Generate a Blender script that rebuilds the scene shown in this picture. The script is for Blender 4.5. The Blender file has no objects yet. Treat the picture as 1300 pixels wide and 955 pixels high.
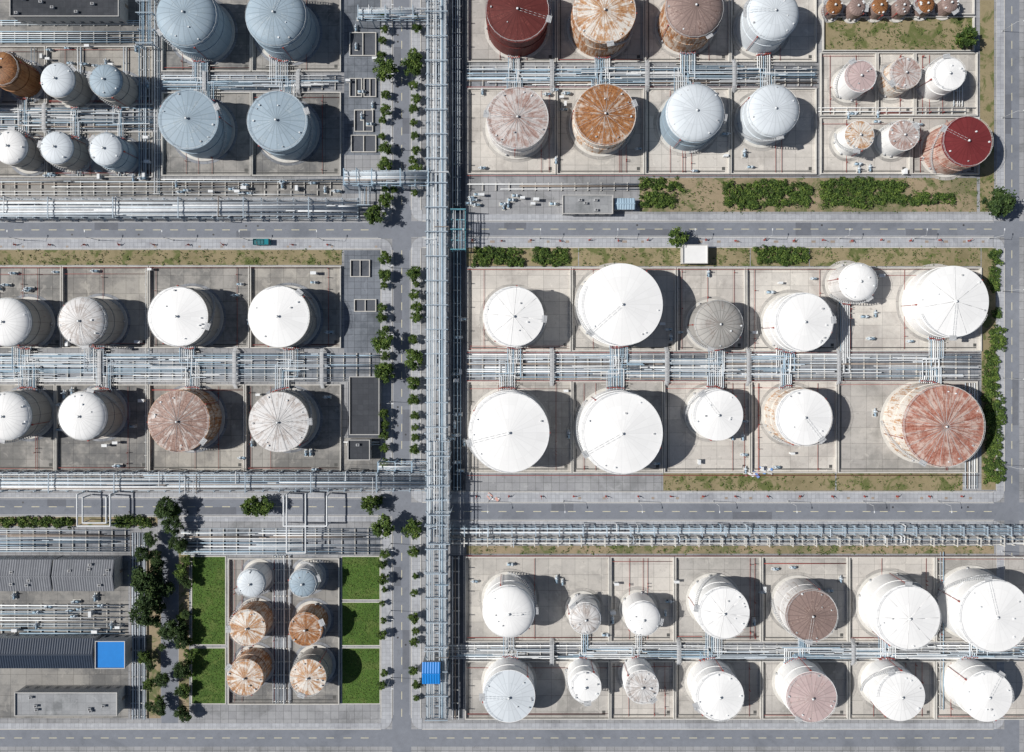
import bpy, math, random
from mathutils import Vector
random.seed(7)
S=0.3; H=260.0
def X(px,z=0.0): return (px-650.0)*S*(H-z)/H
def Y(py,z=0.0): return -(py-433.0)*S*(H-z)/H
scene=bpy.context.scene
COL=scene.collection
# ---------------------------------------------------------------- mesh builder
class MB:
    def __init__(s): s.v=[];s.f=[];s.m=[];s.s=[]
    def quad(s,a,b,c,d,m=0,sm=False):
        n=len(s.v); s.v+= [a,b,c,d]; s.f.append((n,n+1,n+2,n+3)); s.m.append(m); s.s.append(sm)
    def box(s,x0,x1,y0,y1,z0,z1,m=0,mt=None):
        if x0>x1:x0,x1=x1,x0
        if y0>y1:y0,y1=y1,y0
        n=len(s.v)
        s.v+=[(x0,y0,z0),(x1,y0,z0),(x1,y1,z0),(x0,y1,z0),(x0,y0,z1),(x1,y0,z1),(x1,y1,z1),(x0,y1,z1)]
        for i,f in enumerate(((4,5,6,7),(0,3,2,1),(0,1,5,4),(1,2,6,5),(2,3,7,6),(3,0,4,7))):
            s.f.append(tuple(n+k for k in f)); s.m.append(mt if (i==0 and mt is not None) else m); s.s.append(False)
    def cbox(s,cx,cy,z0,z1,lx,ly,a=0.0,m=0):
        n=len(s.v); c,si=math.cos(a),math.sin(a)
        pts=[(-lx/2,-ly/2),(lx/2,-ly/2),(lx/2,ly/2),(-lx/2,ly/2)]
        for z in (z0,z1):
            for (u,w) in pts: s.v.append((cx+u*c-w*si,cy+u*si+w*c,z))
        for f in ((4,5,6,7),(0,3,2,1),(0,1,5,4),(1,2,6,5),(2,3,7,6),(3,0,4,7)):
            s.f.append(tuple(n+k for k in f)); s.m.append(m); s.s.append(False)
    def tube(s,p0,p1,r,n=6,m=0,r1=None,cap=True):
        if r1 is None:r1=r
        a=Vector(p0);b=Vector(p1);d=b-a
        if d.length<1e-6:return
        d.normalize()
        u=Vector((0,0,1)) if abs(d.z)<0.9 else Vector((1,0,0))
        e1=d.cross(u).normalized(); e2=d.cross(e1)
        k=len(s.v)
        for (c,rr) in ((a,r),(b,r1)):
            for i in range(n):
                t=2*math.pi*i/n+0.4
                s.v.append(tuple(c+e1*(rr*math.cos(t))+e2*(rr*math.sin(t))))
        for i in range(n):
            j=(i+1)%n
            s.f.append((k+i,k+n+i,k+n+j,k+j)); s.m.append(m); s.s.append(True)
        if cap:
            s.f.append(tuple(k+i for i in range(n))); s.m.append(m); s.s.append(False)
            s.f.append(tuple(k+n+i for i in reversed(range(n)))); s.m.append(m); s.s.append(False)
    def path(s,pts,r,n=6,m=0):
        for i in range(len(pts)-1):
            s.tube(pts[i],pts[i+1],r*(1+0.004*i),n,m,cap=(i==0 or i==len(pts)-2))
            if 0<i: s.ball(pts[i],r*1.03,m)
    def ball(s,c,r,m=0,seg=6,ring=3):
        k=len(s.v)
        s.v.append((c[0],c[1],c[2]+r))
        for j in range(1,ring):
            ph=math.pi*j/ring
            for i in range(seg):
                t=2*math.pi*i/seg
                s.v.append((c[0]+r*math.sin(ph)*math.cos(t),c[1]+r*math.sin(ph)*math.sin(t),c[2]+r*math.cos(ph)))
        s.v.append((c[0],c[1],c[2]-r)); e=len(s.v)-1
        for i in range(seg):
            s.f.append((k,k+1+i,k+1+(i+1)%seg)); s.m.append(m); s.s.append(True)
        for j in range(ring-2):
            for i in range(seg):
                a=k+1+j*seg
                s.f.append((a+i,a+seg+i,a+seg+(i+1)%seg,a+(i+1)%seg)); s.m.append(m); s.s.append(True)
        a=k+1+(ring-2)*seg
        for i in range(seg):
            s.f.append((e,a+(i+1)%seg,a+i)); s.m.append(m); s.s.append(True)
    def rev(s,prof,seg=64,mats=None,c=(0,0),dup=True):
        def ring(r,z):
            k=len(s.v)
            for i in range(seg):
                t=2*math.pi*i/seg
                s.v.append((c[0]+r*math.cos(t),c[1]+r*math.sin(t),z))
            return k
        prev=None
        for q in range(len(prof)-1):
            a=prev if (prev is not None and not dup) else ring(*prof[q])
            b=ring(*prof[q+1]); prev=b
            mm=mats[q] if mats else 0
            for i in range(seg):
                j=(i+1)%seg
                s.f.append((a+i,a+j,b+j,b+i)); s.m.append(mm); s.s.append(True)
    def poly(s,pts,z0,z1,m=0,mt=None):
        n=len(pts);k=len(s.v)
        s.v+=[(p[0],p[1],z0) for p in pts]+[(p[0],p[1],z1) for p in pts]
        s.f.append(tuple(k+n+i for i in range(n)));s.m.append(m if mt is None else mt);s.s.append(False)
        for i in range(n):
            j=(i+1)%n
            s.f.append((k+i,k+j,k+n+j,k+n+i));s.m.append(m);s.s.append(False)
    def mesh(s,name,mats):
        me=bpy.data.meshes.new(name)
        me.from_pydata([tuple(v) for v in s.v],[],s.f)
        for m in mats: me.materials.append(m)
        me.polygons.foreach_set('material_index',s.m)
        me.polygons.foreach_set('use_smooth',s.s)
        me.update(); return me
    def obj(s,name,mats,loc=(0,0,0),parent=None):
        o=bpy.data.objects.new(name,s.mesh(name,mats)); o.location=loc
        COL.objects.link(o)
        if parent: o.parent=parent
        return o
def inst(name,me,loc,rz=0,sc=1.0):
    o=bpy.data.objects.new(name,me); o.location=loc; o.rotation_euler=(0,0,rz)
    o.scale=(sc,sc,sc) if not isinstance(sc,tuple) else sc
    COL.objects.link(o); return o
def empty(name,loc=(0,0,0)):
    o=bpy.data.objects.new(name,None); o.location=loc; COL.objects.link(o); return o
# ---------------------------------------------------------------- materials
def newmat(name):
    m=bpy.data.materials.new(name); m.use_nodes=True
    nt=m.node_tree; b=nt.nodes['Principled BSDF']; return m,nt,b
def N(nt,t,**k):
    n=nt.nodes.new(t)
    for a,v in k.items(): setattr(n,a,v)
    return n
def sock(nt,n,i,v):
    if hasattr(v,'is_linked') or hasattr(v,'links'): nt.links.new(v,n.inputs[i])
    else: n.inputs[i].default_value=v
def math_(nt,op,a,b=0.0,c=None,clamp=False):
    n=N(nt,'ShaderNodeMath',operation=op,use_clamp=clamp); sock(nt,n,0,a); sock(nt,n,1,b)
    if c is not None: sock(nt,n,2,c)
    return n.outputs[0]
def rgb(c): return (c[0],c[1],c[2],1.0)
def mixc(nt,f,a,b,bt='MIX'):
    n=N(nt,'ShaderNodeMix',data_type='RGBA',blend_type=bt)
    sock(nt,n,0,f); sock(nt,n,6,rgb(a) if isinstance(a,tuple) else a); sock(nt,n,7,rgb(b) if isinstance(b,tuple) else b)
    return n.outputs[2]
def noise(nt,vec,scale,detail=4,rough=0.55,dist=0.0):
    n=N(nt,'ShaderNodeTexNoise'); nt.links.new(vec,n.inputs['Vector'])
    n.inputs['Scale'].default_value=scale; n.inputs['Detail'].default_value=detail; n.inputs['Roughness'].default_value=rough
    n.inputs['Distortion'].default_value=dist
    return n.outputs['Fac']
def ss(nt,v,a,b):
    n=N(nt,'ShaderNodeMapRange',interpolation_type='SMOOTHSTEP'); sock(nt,n,0,v)
    n.inputs[1].default_value=a; n.inputs[2].default_value=b
    return n.outputs[0]
def ground_mat(name,base,stain,amt=0.5,joint=(5.0,4.0),off=(0,0,0),extra=None,jd=0.6,fine=0.25,rough=0.9,c2=.84,blot=.5):
    m,nt,b=newmat(name)
    g=N(nt,'ShaderNodeNewGeometry'); mp=N(nt,'ShaderNodeMapping'); mp.inputs['Location'].default_value=off
    nt.links.new(g.outputs['Position'],mp.inputs['Vector']); v=mp.outputs[0]
    n1=noise(nt,v,0.05,7,0.6,0.6); n2=noise(nt,v,0.4,6,0.65); n3=noise(nt,v,4.0,3,0.6)
    mask=ss(nt,math_(nt,'ADD',math_(nt,'MULTIPLY',n1,0.65),math_(nt,'MULTIPLY',n2,0.35)),0.62-0.22*amt,0.72-0.14*amt)
    c=mixc(nt,mask,base,stain)
    if joint:
        br=N(nt,'ShaderNodeTexBrick',offset=0.0,squash=1.0); nt.links.new(v,br.inputs['Vector'])
        br.inputs['Color1'].default_value=(1,1,1,1); br.inputs['Color2'].default_value=(c2,c2,c2+.01,1)
        br.inputs['Mortar'].default_value=(1-jd,1-jd,1-jd,1)
        br.inputs['Scale'].default_value=1.0; br.inputs['Mortar Size'].default_value=0.06
        br.inputs['Brick Width'].default_value=joint[0]; br.inputs['Row Height'].default_value=joint[1]
        c=mixc(nt,1.0,c,br.outputs['Color'],'MULTIPLY')
    k=math_(nt,'ADD',math_(nt,'MULTIPLY',n3,fine),math_(nt,'ADD',math_(nt,'MULTIPLY',n2,0.5),1-0.25-fine/2))
    cc=N(nt,'ShaderNodeCombineColor')
    for i in range(3): nt.links.new(k,cc.inputs[i])
    c=mixc(nt,1.0,c,cc.outputs[0],'MULTIPLY')
    n4=noise(nt,v,0.7,6,0.72,1.2)
    c=mixc(nt,math_(nt,'MULTIPLY',ss(nt,n4,0.58,0.70),blot),c,(base[0]*0.36,base[1]*0.35,base[2]*0.34))
    n7=noise(nt,v,0.22,6,0.7,0.8)
    c=mixc(nt,math_(nt,'MULTIPLY',ss(nt,n7,0.58,0.67),blot*.7),c,(min(1,base[0]*1.35),min(1,base[1]*1.34),min(1,base[2]*1.32)))
    if extra:
        n5=noise(nt,v,0.16,6,0.7,0.5)
        c=mixc(nt,ss(nt,n5,0.50,0.60),c,extra)
    nt.links.new(c,b.inputs['Base Color']); b.inputs['Roughness'].default_value=rough
    b.inputs['Specular IOR Level'].default_value=0.2
    return m
def plain(name,c,rough=0.6,var=0.25,scale=0.8,metal=0.0,spec=0.3):
    m,nt,b=newmat(name)
    g=N(nt,'ShaderNodeNewGeometry'); n=noise(nt,g.outputs['Position'],scale,5,0.65)
    f=math_(nt,'ADD',math_(nt,'MULTIPLY',n,2*var),1-var)
    cc=N(nt,'ShaderNodeCombineColor')
    for i in range(3): nt.links.new(f,cc.inputs[i])
    nt.links.new(mixc(nt,1.0,c,cc.outputs[0],'MULTIPLY'),b.inputs['Base Color'])
    b.inputs['Roughness'].default_value=rough; b.inputs['Metallic'].default_value=metal
    b.inputs['Specular IOR Level'].default_value=spec
    return m
def tank_mat(name,base,rust,rust2,amt,wall=False,seed=0.0,sect=24,K=5.0,seam=0.25,dirt=0.35):
    m,nt,b=newmat(name)
    tc=N(nt,'ShaderNodeTexCoord'); sp=N(nt,'ShaderNodeSeparateXYZ'); nt.links.new(tc.outputs['Object'],sp.inputs[0])
    x,y,z=sp.outputs
    ln=math_(nt,'SQRT',math_(nt,'ADD',math_(nt,'ADD',math_(nt,'MULTIPLY',x,x),math_(nt,'MULTIPLY',y,y)),0.01))
    cx=math_(nt,'MULTIPLY',math_(nt,'DIVIDE',x,ln),K); cy=math_(nt,'MULTIPLY',math_(nt,'DIVIDE',y,ln),K)
    t=math_(nt,'ADD',math_(nt,'MULTIPLY',z if wall else ln,0.13),seed)
    cv=N(nt,'ShaderNodeCombineXYZ'); sock(nt,cv,0,cx); sock(nt,cv,1,cy); sock(nt,cv,2,t)
    st=noise(nt,cv.outputs[0],1.6,6,0.72)
    mp=N(nt,'ShaderNodeMapping'); mp.inputs['Location'].default_value=(seed*3,seed,seed); nt.links.new(tc.outputs['Object'],mp.inputs['Vector'])
    iso=noise(nt,mp.outputs[0],0.28,6,0.68,0.4); fine=noise(nt,mp.outputs[0],1.6,5,0.7)
    f=math_(nt,'ADD',math_(nt,'ADD',math_(nt,'MULTIPLY',st,0.45),math_(nt,'MULTIPLY',iso,0.35)),math_(nt,'MULTIPLY',fine,0.2))
    mask=ss(nt,f,0.66-0.30*amt,0.72-0.26*amt)
    rc=mixc(nt,ss(nt,fine,0.38,0.62),rust,rust2)
    g=math_(nt,'ADD',math_(nt,'MULTIPLY',st,dirt*1.1),math_(nt,'ADD',math_(nt,'MULTIPLY',iso,dirt*0.7),1-dirt*0.9))
    ang=math_(nt,'MULTIPLY',math_(nt,'ADD',math_(nt,'ARCTAN2',y,x),math.pi),sect/(2*math.pi))
    wn=N(nt,'ShaderNodeTexWhiteNoise',noise_dimensions='2D')
    cv2=N(nt,'ShaderNodeCombineXYZ'); sock(nt,cv2,0,math_(nt,'FLOOR',ang))
    sock(nt,cv2,1,math_(nt,'ADD',math_(nt,'FLOOR',math_(nt,'DIVIDE',z if wall else ln,2.0 if wall else 5.0)),seed))
    nt.links.new(cv2.outputs[0],wn.inputs['Vector'])
    g=math_(nt,'MULTIPLY',g,math_(nt,'ADD',math_(nt,'MULTIPLY',wn.outputs['Value'],0.04+.3*seam),0.98-.15*seam))
    fr=math_(nt,'ABSOLUTE',math_(nt,'SUBTRACT',math_(nt,'FRACT',ang),0.5))
    d=math_(nt,'MULTIPLY',math_(nt,'SUBTRACT',0.5,fr),math_(nt,'MULTIPLY',ln,2*math.pi/sect))
    sm=math_(nt,'SUBTRACT',1.0,ss(nt,d,0.04,0.22))
    fz=math_(nt,'ABSOLUTE',math_(nt,'SUBTRACT',math_(nt,'FRACT',math_(nt,'DIVIDE',z if wall else ln,2.0 if wall else 5.0)),0.5))
    sz=math_(nt,'MULTIPLY',ss(nt,fz,0.46,0.5),0.6)
    g=math_(nt,'MULTIPLY',g,math_(nt,'SUBTRACT',1.0,math_(nt,'MULTIPLY',math_(nt,'MAXIMUM',sm,sz),seam)))
    cc=N(nt,'ShaderNodeCombineColor')
    for i in range(3): nt.links.new(g,cc.inputs[i])
    c=mixc(nt,mask,base,rc); c=mixc(nt,1.0,c,cc.outputs[0],'MULTIPLY')
    nt.links.new(c,b.inputs['Base Color']); b.inputs['Roughness'].default_value=0.55; b.inputs['Specular IOR Level'].default_value=0.25
    return m

CB=[ground_mat('concrete_beige_%d'%i,bc,st,am,jo,(i*31,i*17,i*5),None,0.5) for i,(bc,st,am,jo) in enumerate([
 ((.57,.54,.495),(.39,.365,.335),.7,(6,5)),((.51,.485,.445),(.35,.335,.31),.75,(5,6)),((.62,.59,.54),(.45,.42,.385),.65,(7,5)),((.46,.44,.41),(.30,.29,.27),.8,(6,6))])]
CG=[ground_mat('concrete_grey_%d'%i,bc,st,am,jo,(i*41,i*27,i*9),None,0.55) for i,(bc,st,am,jo) in enumerate([
 ((.37,.355,.33),(.19,.188,.18),.92,(5,5)),((.32,.31,.29),(.16,.16,.158),.98,(6,4)),((.42,.40,.36),(.235,.225,.21),.9,(5,6))])]
M_PAVE=ground_mat('site_concrete',(.33,.335,.345),(.225,.23,.235),.7,(3,3),fine=.3)
M_PAVEB=ground_mat('blue_grey_paving',(.20,.22,.25),(.12,.135,.155),.8,(2.5,2.5),fine=.35)
M_ASPH=ground_mat('asphalt',(.20,.215,.245),(.15,.163,.188),.6,None,fine=.22,blot=.25)
M_ASPHP=ground_mat('asphalt_patch',(.145,.155,.178),(.11,.12,.138),.5,None,fine=.22,blot=.2)
M_ASPHD_SHADE=ground_mat('dark_asphalt_and_shade',(.10,.108,.125),(.06,.068,.08),.7,None,fine=.5)  # dark paving tone, also used to paint the pipe rack's shade
M_WALK=ground_mat('sidewalk_slabs',(.42,.435,.46),(.31,.32,.345),.6,(1.5,1.5),jd=.35,fine=.25,blot=.3)
M_BED=ground_mat('pipeway_bed',(.29,.305,.33),(.15,.16,.175),.8,(4,3))
M_SOIL=ground_mat('dry_grass',(.27,.225,.135),(.18,.155,.085),.6,None,extra=(.12,.135,.05),fine=.7)
M_SOIL2=ground_mat('bare_soil',(.30,.24,.16),(.17,.16,.09),.7,None,extra=(.125,.14,.06),fine=.6)
M_GRASS=ground_mat('green_grass',(.072,.135,.026),(.048,.092,.02),.6,None,extra=(.10,.145,.038),fine=.8)
M_LAND=ground_mat('land',(.22,.21,.16),(.12,.14,.08),.6,None,extra=(.26,.25,.22),fine=.5)
M_WALL=plain('bund_concrete',(.54,.525,.49),.9,.3,.5)
M_YEL=plain('yellow_paint',(.60,.56,.40),.7,.4,1.5)
M_WPAINT=plain('white_paint',(.55,.55,.55),.7,.4,1.5)
M_STEEL=plain('steel_light',(.50,.56,.61),.45,.3,.3)
M_STEEL2=plain('steel_white',(.68,.70,.71),.45,.3,.3)
M_STEEL3=plain('steel_blue',(.30,.41,.50),.5,.35,.3)
M_STEEL4=plain('steel_rusty',(.30,.25,.21),.7,.4,.4)
M_STRUCT=plain('frame_steel',(.34,.41,.47),.55,.3,.4)
M_TEAL=plain('frame_teal',(.12,.32,.38),.55,.3,.4)
M_RED=plain('red_pipe_paint',(.30,.06,.05),.6,.35,.6)
M_DARK=plain('dark_metal',(.06,.06,.065),.6,.3,1)
M_GAL=plain('galvanised',(.42,.43,.44),.5,.3,.6)
M_DRAIN=plain('drain_channel',(.09,.09,.086),.9,.4,.5)
PM=[M_STEEL,M_STEEL2,M_STEEL3,M_STEEL4,M_STRUCT,M_WALL,M_TEAL,M_RED]
# ---------------------------------------------------------------- ground
def sheet(name,rects,z,mat):
    b=MB()
    for (x0,y0,x1,y1) in rects:
        b.quad((X(x0),Y(y1),z),(X(x1),Y(y1),z),(X(x1),Y(y0),z),(X(x0),Y(y0),z))
    return b.obj(name,[mat])
b=MB(); b.quad((-6000,-6000,-.05),(6000,-6000,-.05),(6000,6000,-.05),(-6000,6000,-.05)); b.obj('ground',[M_LAND])
sheet('pavement',[(-420,-320,1760,1330)],0.0,M_PAVE)
RX0,RX1=498,522
sheet('road',[(RX0,-320,RX1,1330),(1275,-320,1294,1330),
 (-420,281,RX0,303),(RX1,281,1275,301),(-420,632,RX0,655),(RX1,638,1275,661),
 (-420,926,RX0,948),(RX1,926,1275,948),(205,655,226,926),(1294,281,1760,301),(1294,638,1760,661)],0.012,M_ASPH)
rs=[(120,282,150,292),(300,293,318,302),(640,282,668,291),(812,291,850,300),(1010,282,1030,300),(1150,291,1190,300),(60,633,84,643),(250,644,300,654),(700,639,728,649),(930,650,980,660),(1100,639,1130,649),(499,60,509,92),(511,150,521,170),(499,360,510,410),(511,520,521,560),(499,720,509,744),(511,800,521,850),(1276,120,1284,170),(1285,480,1293,540)]
sheet('road_repair_patch',rs,.016,M_ASPHP)
b=MB()
def dash_h(y,x0,x1,m=0,l=10,g=12,w=.12):
    x=x0
    while x<x1:
        b.quad((X(x),Y(y)-w,.02),(X(x+l),Y(y)-w,.02),(X(x+l),Y(y)+w,.02),(X(x),Y(y)+w,.02),m); x+=l+g
def dash_v(x,y0,y1,m=0,l=10,g=12,w=.12):
    y=y0
    while y<y1:
        b.quad((X(x)-w,Y(y+l),.02),(X(x)+w,Y(y+l),.02),(X(x)+w,Y(y),.02),(X(x)-w,Y(y),.02),m); y+=l+g
dash_h(292,-400,480); dash_h(291,545,1262); dash_h(643.5,-400,480); dash_h(649.5,545,1262); dash_h(937,-400,480); dash_h(937,545,1262)
for (a,c) in ((-300,262),(318,612),(680,908),(966,1300)): dash_v(510,a,c); dash_v(1284.5,a,c)
for (ya,yb,x0,x1) in ((282.5,301.5,-400,480),(282.5,299.5,545,1262),(633.5,653.5,-400,480),(639.5,659.5,545,1262)):
    for yy in (ya,yb):
        b.quad((X(x0),Y(yy)-.05,.02),(X(x1),Y(yy)-.05,.02),(X(x1),Y(yy)+.05,.02),(X(x0),Y(yy)+.05,.02),1)
for (a,c) in ((-300,262),(318,612),(680,908)):
    for xx in (499.5,520.5):
        b.quad((X(xx)-.05,Y(c),.02),(X(xx)+.05,Y(c),.02),(X(xx)+.05,Y(a),.02),(X(xx)-.05,Y(a),.02),1)
b.obj('road_marking',[M_YEL,M_WPAINT])
b=MB()
for i in range(26):
    x,y=random.choice([(505,random.uniform(0,900)),(515,random.uniform(0,900)),(random.uniform(0,480),random.choice([287,298,638,650])),(random.uniform(560,1260),random.choice([286,296,644,656]))])
    b.tube((X(x),Y(y),.0),(X(x),Y(y),.03),.38,12,0)
b.obj('manhole_cover',[M_DARK])
b=MB()
def sw(x0,y0,x1,y1,h=.12):
    b.box(X(x0),X(x1),Y(y1),Y(y0),-.02,h,1,0)
def qd(cx,cy,sx,sy,r):
    c=(cx+sx*r,cy+sy*r); pts=[(X(c[0]),Y(c[1]))]
    for i in range(9):
        t=math.pi/2*i/8
        p=(c[0]-sx*r*math.cos(t),c[1]-sy*r*math.sin(t)); pts.append((X(p[0]),Y(p[1])))
    A=sum(pts[i][0]*pts[(i+1)%len(pts)][1]-pts[(i+1)%len(pts)][0]*pts[i][1] for i in range(len(pts)))
    if A<0: pts=pts[::-1]
    b.poly(pts,-.02,.12,1,0)
def kerb_h(x0,x1,y): b.box(X(x0),X(x1),Y(y)-.13,Y(y)+.13,-.02,.135,1)
def kerb_v(x,y0,y1): b.box(X(x)-.13,X(x)+.13,Y(y1),Y(y0),-.02,.135,1)
r=14
sw(-420,303.3,RX0-r,316); sw(-420,279,RX0-r,280.7)
sw(RX1+r,301.3,1275-r,314); sw(RX1+r,272,1275-r,280.7)
sw(-420,626,RX0-r,631.7)
sw(231,655.3,RX0-r,662)
sw(RX1+r,625,1275-r,637.7); sw(RX1+r,661.3,1275-r,667)
sw(-420,918,RX0-r,925.7); sw(RX1+r,918,1275-r,925.7)
for (x0,x1,y) in ((-420,RX0-r,303.2),(-420,RX0-r,280.8),(RX1+r,1275-r,301.2),(RX1+r,1275-r,280.8),(-420,RX0-r,631.8),(-420,203,655.2),(228,RX0-r,655.2),(RX1+r,1275-r,637.8),(RX1+r,1275-r,661.2),(-420,RX0-r,316.3),(RX1+r,1275-r,314.3),(RX1+r,1275-r,624.6),(-420,RX0-r,925.8),(RX1+r,1275-r,925.8)): kerb_h(x0,x1,y)
for (ya,yb) in ((-320,281),(303,632),(655,926)):
    a=ya+r+.3 if ya>-320 else ya; c=yb-r-.3
    sw(484,a,RX0-.3,c); kerb_v(RX0-.2,a,c); kerb_v(483.8,a,c)
for (ya,yb) in ((-320,281),(301,638),(661,926)):
    a=ya+r+.3 if ya>-320 else ya; c=yb-r-.3
    sw(RX1+.3,a,534,c); sw(1265,a,1274.7,c); kerb_v(RX1+.2,a,c); kerb_v(1274.8,a,c); kerb_v(534.2,a,c)
for yy,sy in ((281,-1),(303,1),(632,-1),(655,1),(926,-1)): qd(RX0-.3,yy+sy*.3,-1,sy,r)
for yy,sy in ((281,-1),(301,1),(638,-1),(661,1),(926,-1)):
    qd(RX1+.3,yy+sy*.3,1,sy,r); qd(1275-.3,yy+sy*.3,-1,sy,r)
b.obj('sidewalk',[M_WALK,M_WALL])
# yards -------------------------------------------------------------
walls=MB(); reds=MB(); drains=MB()
def bund(x0,y0,x1,y1,h=1.0,t=.35):
    x0,x1,y0,y1=X(x0),X(x1),Y(y1),Y(y0)
    walls.box(x0,x1,y0,y0+t,0,h); walls.box(x0,x1,y1-t,y1,0,h)
    walls.box(x0,x0+t,y0+t,y1-t,0,h); walls.box(x1-t,x1,y0+t,y1-t,0,h)
def yard(xs,y0,y1,mats,wall=True,red=True):
    for i in range(len(xs)-1):
        m=mats[i%len(mats)] if isinstance(mats,list) else mats
        sheet('tank_yard_paving',[(xs[i]+.6,y0,xs[i+1]-.6,y1)],.02+.001*(i%2),m)
        if wall: bund(xs[i]+.6,y0,xs[i+1]-.6,y1)
        if red:
            xa,xb,ya,yb=X(xs[i]+5.5),X(xs[i+1]-5.5),Y(y1-4.5),Y(y0+4.5); w=.2
            drains.quad((xa,ya-w,.026),(xb,ya-w,.026),(xb,ya+w,.026),(xa,ya+w,.026))
            drains.quad((xa-w,ya+w,.026),(xa+w,ya+w,.026),(xa+w,yb,.026),(xa-w,yb,.026))
            drains.box(xb-1.2,xb,ya+.4,ya+1.6,.0,.05)
            for q in range(random.randint(2,4)):
                if random.random()<.6:
                    xx=X(random.uniform(xs[i]+6,xs[i+1]-6))
                    reds.tube((xx,Y(y1)+.8,.35),(xx,Y(y0)-.8,.35),.08,5,0)
                    for kk in range(3):
                        yy=random.uniform(Y(y1)+1,Y(y0)-1); reds.tube((xx,yy,.2),(xx,yy,1.5),.14,6,0)
                else:
                    yy=Y(random.choice([y0+5,y1-5,y0+9]))+random.uniform(-.5,.5)
                    reds.tube((X(xs[i]+3),yy,.45),(X(xs[i+1]-3),yy,.45),.08,5,0)
yard([593,706,818,926,1036],-60,80,[CB[3],CB[1],CB[0],CB[2]])
yard([593,706,818,926,1036],113,222,[CB[0],CB[1],CB[2],CB[0]])
yard([1043,1236],22,66,M_SOIL,True,False); yard([1043,1236],-60,20,CB[3],True,False)
yard([1040,1112,1160,1240],68,148,[CB[0],CB[2],CB[1]]); yard([1040,1155,1242],150,222,[CB[0],CB[3]])
yard([593,725,858,946,1064,1245],340,446,[CB[0],CB[1],CB[0],CB[2],CB[2]])
yard([593,726,842,952,1062,1240],484,600,[CB[1],CB[3],CB[0],CB[2],CB[3]])
yard([590,774,856,966,1076,1186,1330,1440],706,814,[CB[1],CB[0],CB[3],CB[1],CB[0],CB[3],CB[1]])
yard([590,774,856,966,1076,1186,1330,1440],838,912,[CB[3],CB[0],CB[1],CB[3],CB[1],CB[0],CB[3]])
yard([-100,-8,80,190,318,434],338,442,[CG[1],CG[0],CG[2],CG[0],CG[2]])
yard([-100,-8,72,190,312,434],488,598,[CG[1],CG[0],CG[1],CG[2],CG[0]])
yard([206,320,434],-60,92,[CG[1],CG[0]]); yard([206,320,434],118,224,[CG[0],CG[1]])
yard([-100,60,196],60,134,[CG[0],CG[2]]); yard([-100,60,196],168,226,[CG[2],CG[0]])
yard([290,432],708,893,[CG[1]])
drains.obj('drain_channel',[M_DRAIN])
sheet('paved_yard',[(437,-60,483,197),(437,318,483,474),(437,228,483,246)],.014,M_PAVEB)
sheet('paved_yard',[(442,476,483,556),(573,-60,591,270),(573,318,591,622),(573,705,588,912)],.0145,M_ASPHD_SHADE)  # long strips right of the rack: its cast shadow painted as dark ground
sheet('paved_yard',[(437,556,483,598),(-60,-60,196,58),(-60,712,163,912),(0,228,434,250)],.015,CG[1])
sheet('dry_grass_strip',[(-100,317.5,434,336.5),(735,315,952,338),(1028,315,1245,338),(842,601,1060,623),(1062,601,1222,623)],.0155,M_SOIL)
sheet('bare_soil_strip',[(812,226,1240,269),(592,693,1262,703)],.0155,M_SOIL2)
sheet('dry_grass_strip',[(592,315,734,338),(953,315,1027,338),(1246,315,1264,622),(1244,0,1262,269)],.0165,M_SOIL)
sheet('planting_bed',[(168,700,204,912),(227,700,240,912),(0,656.5,200,668)],.0165,M_SOIL2)
GR=((244,707,286,818),(434.5,707,482,761),(434.5,765,482,819),(434.5,823,482,893),(244,823,286,893))
sheet('grass',GR,.03,M_GRASS)
b=MB()
for (x0,y0,x1,y1) in GR:
    for (a,c,d,e) in ((x0-1,y0-1,x1+1,y0),(x0-1,y1,x1+1,y1+1),(x0-1,y0,x0,y1),(x1,y0,x1+1,y1)): b.box(X(a),X(d),Y(e),Y(c),0,.14)
b.obj('kerb',[M_WALL])
# ---------------------------------------------------------------- pipeways
def pick(): return random.choices([0,1,2,3],[5,5,3,1])[0]
def pipeway(x0,x1,y0,y1,axis='x',n=None,z=.55,bed=True,dens=1.0,step=5.0):
    w=(y1-y0) if axis=='x' else (x1-x0)
    if n is None: n=int(w*S/0.68*dens)
    if bed: sheet('pipeway_floor',[(x0,y0,x1,y1)],.03,M_BED)
    b=MB()
    for i in range(n):
        t=(i+.5+random.uniform(-.2,.2))/n; rr=random.choice([.1,.14,.17,.2,.23,.27]); m=pick(); zz=z+rr
        if axis=='x':
            yy=Y(y0+w*t); a,c=X(x0),X(x1)
            if random.random()<.3: a+=random.uniform(0,.5)*(c-a)
            if random.random()<.3: c-=random.uniform(0,.5)*(c-a)
            pts=[(a,yy,zz)]; xx=a
            while True:
                xx+=random.uniform(25,70)
                if xx>c-6: break
                if random.random()<.25:
                    dz=.9; pts+=[(xx,yy,zz),(xx,yy,zz+dz),(xx+2.5,yy,zz+dz),(xx+2.5,yy,zz)]; xx+=2.5
            pts.append((c,yy,zz)); b.path(pts,rr,6,m)
        else:
            xx=X(x0+w*t); a,c=Y(y0),Y(y1)
            b.tube((xx,a,zz),(xx,c,zz),rr,6,m)
    L=abs((X(x1)-X(x0)) if axis=='x' else (Y(y0)-Y(y1))); k=int(L/step)
    for i in range(k+1):
        q=step*i+1
        if q>L: break
        if axis=='x': b.box(X(x0)+q-.15,X(x0)+q+.15,Y(y1)+.1,Y(y0)-.1,.0,z,5)
        else: b.box(X(x0)+.1,X(x1)-.1,Y(y1)+q-.15,Y(y1)+q+.15,0,z,5)
    return b.obj('pipeline',PM)
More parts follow.
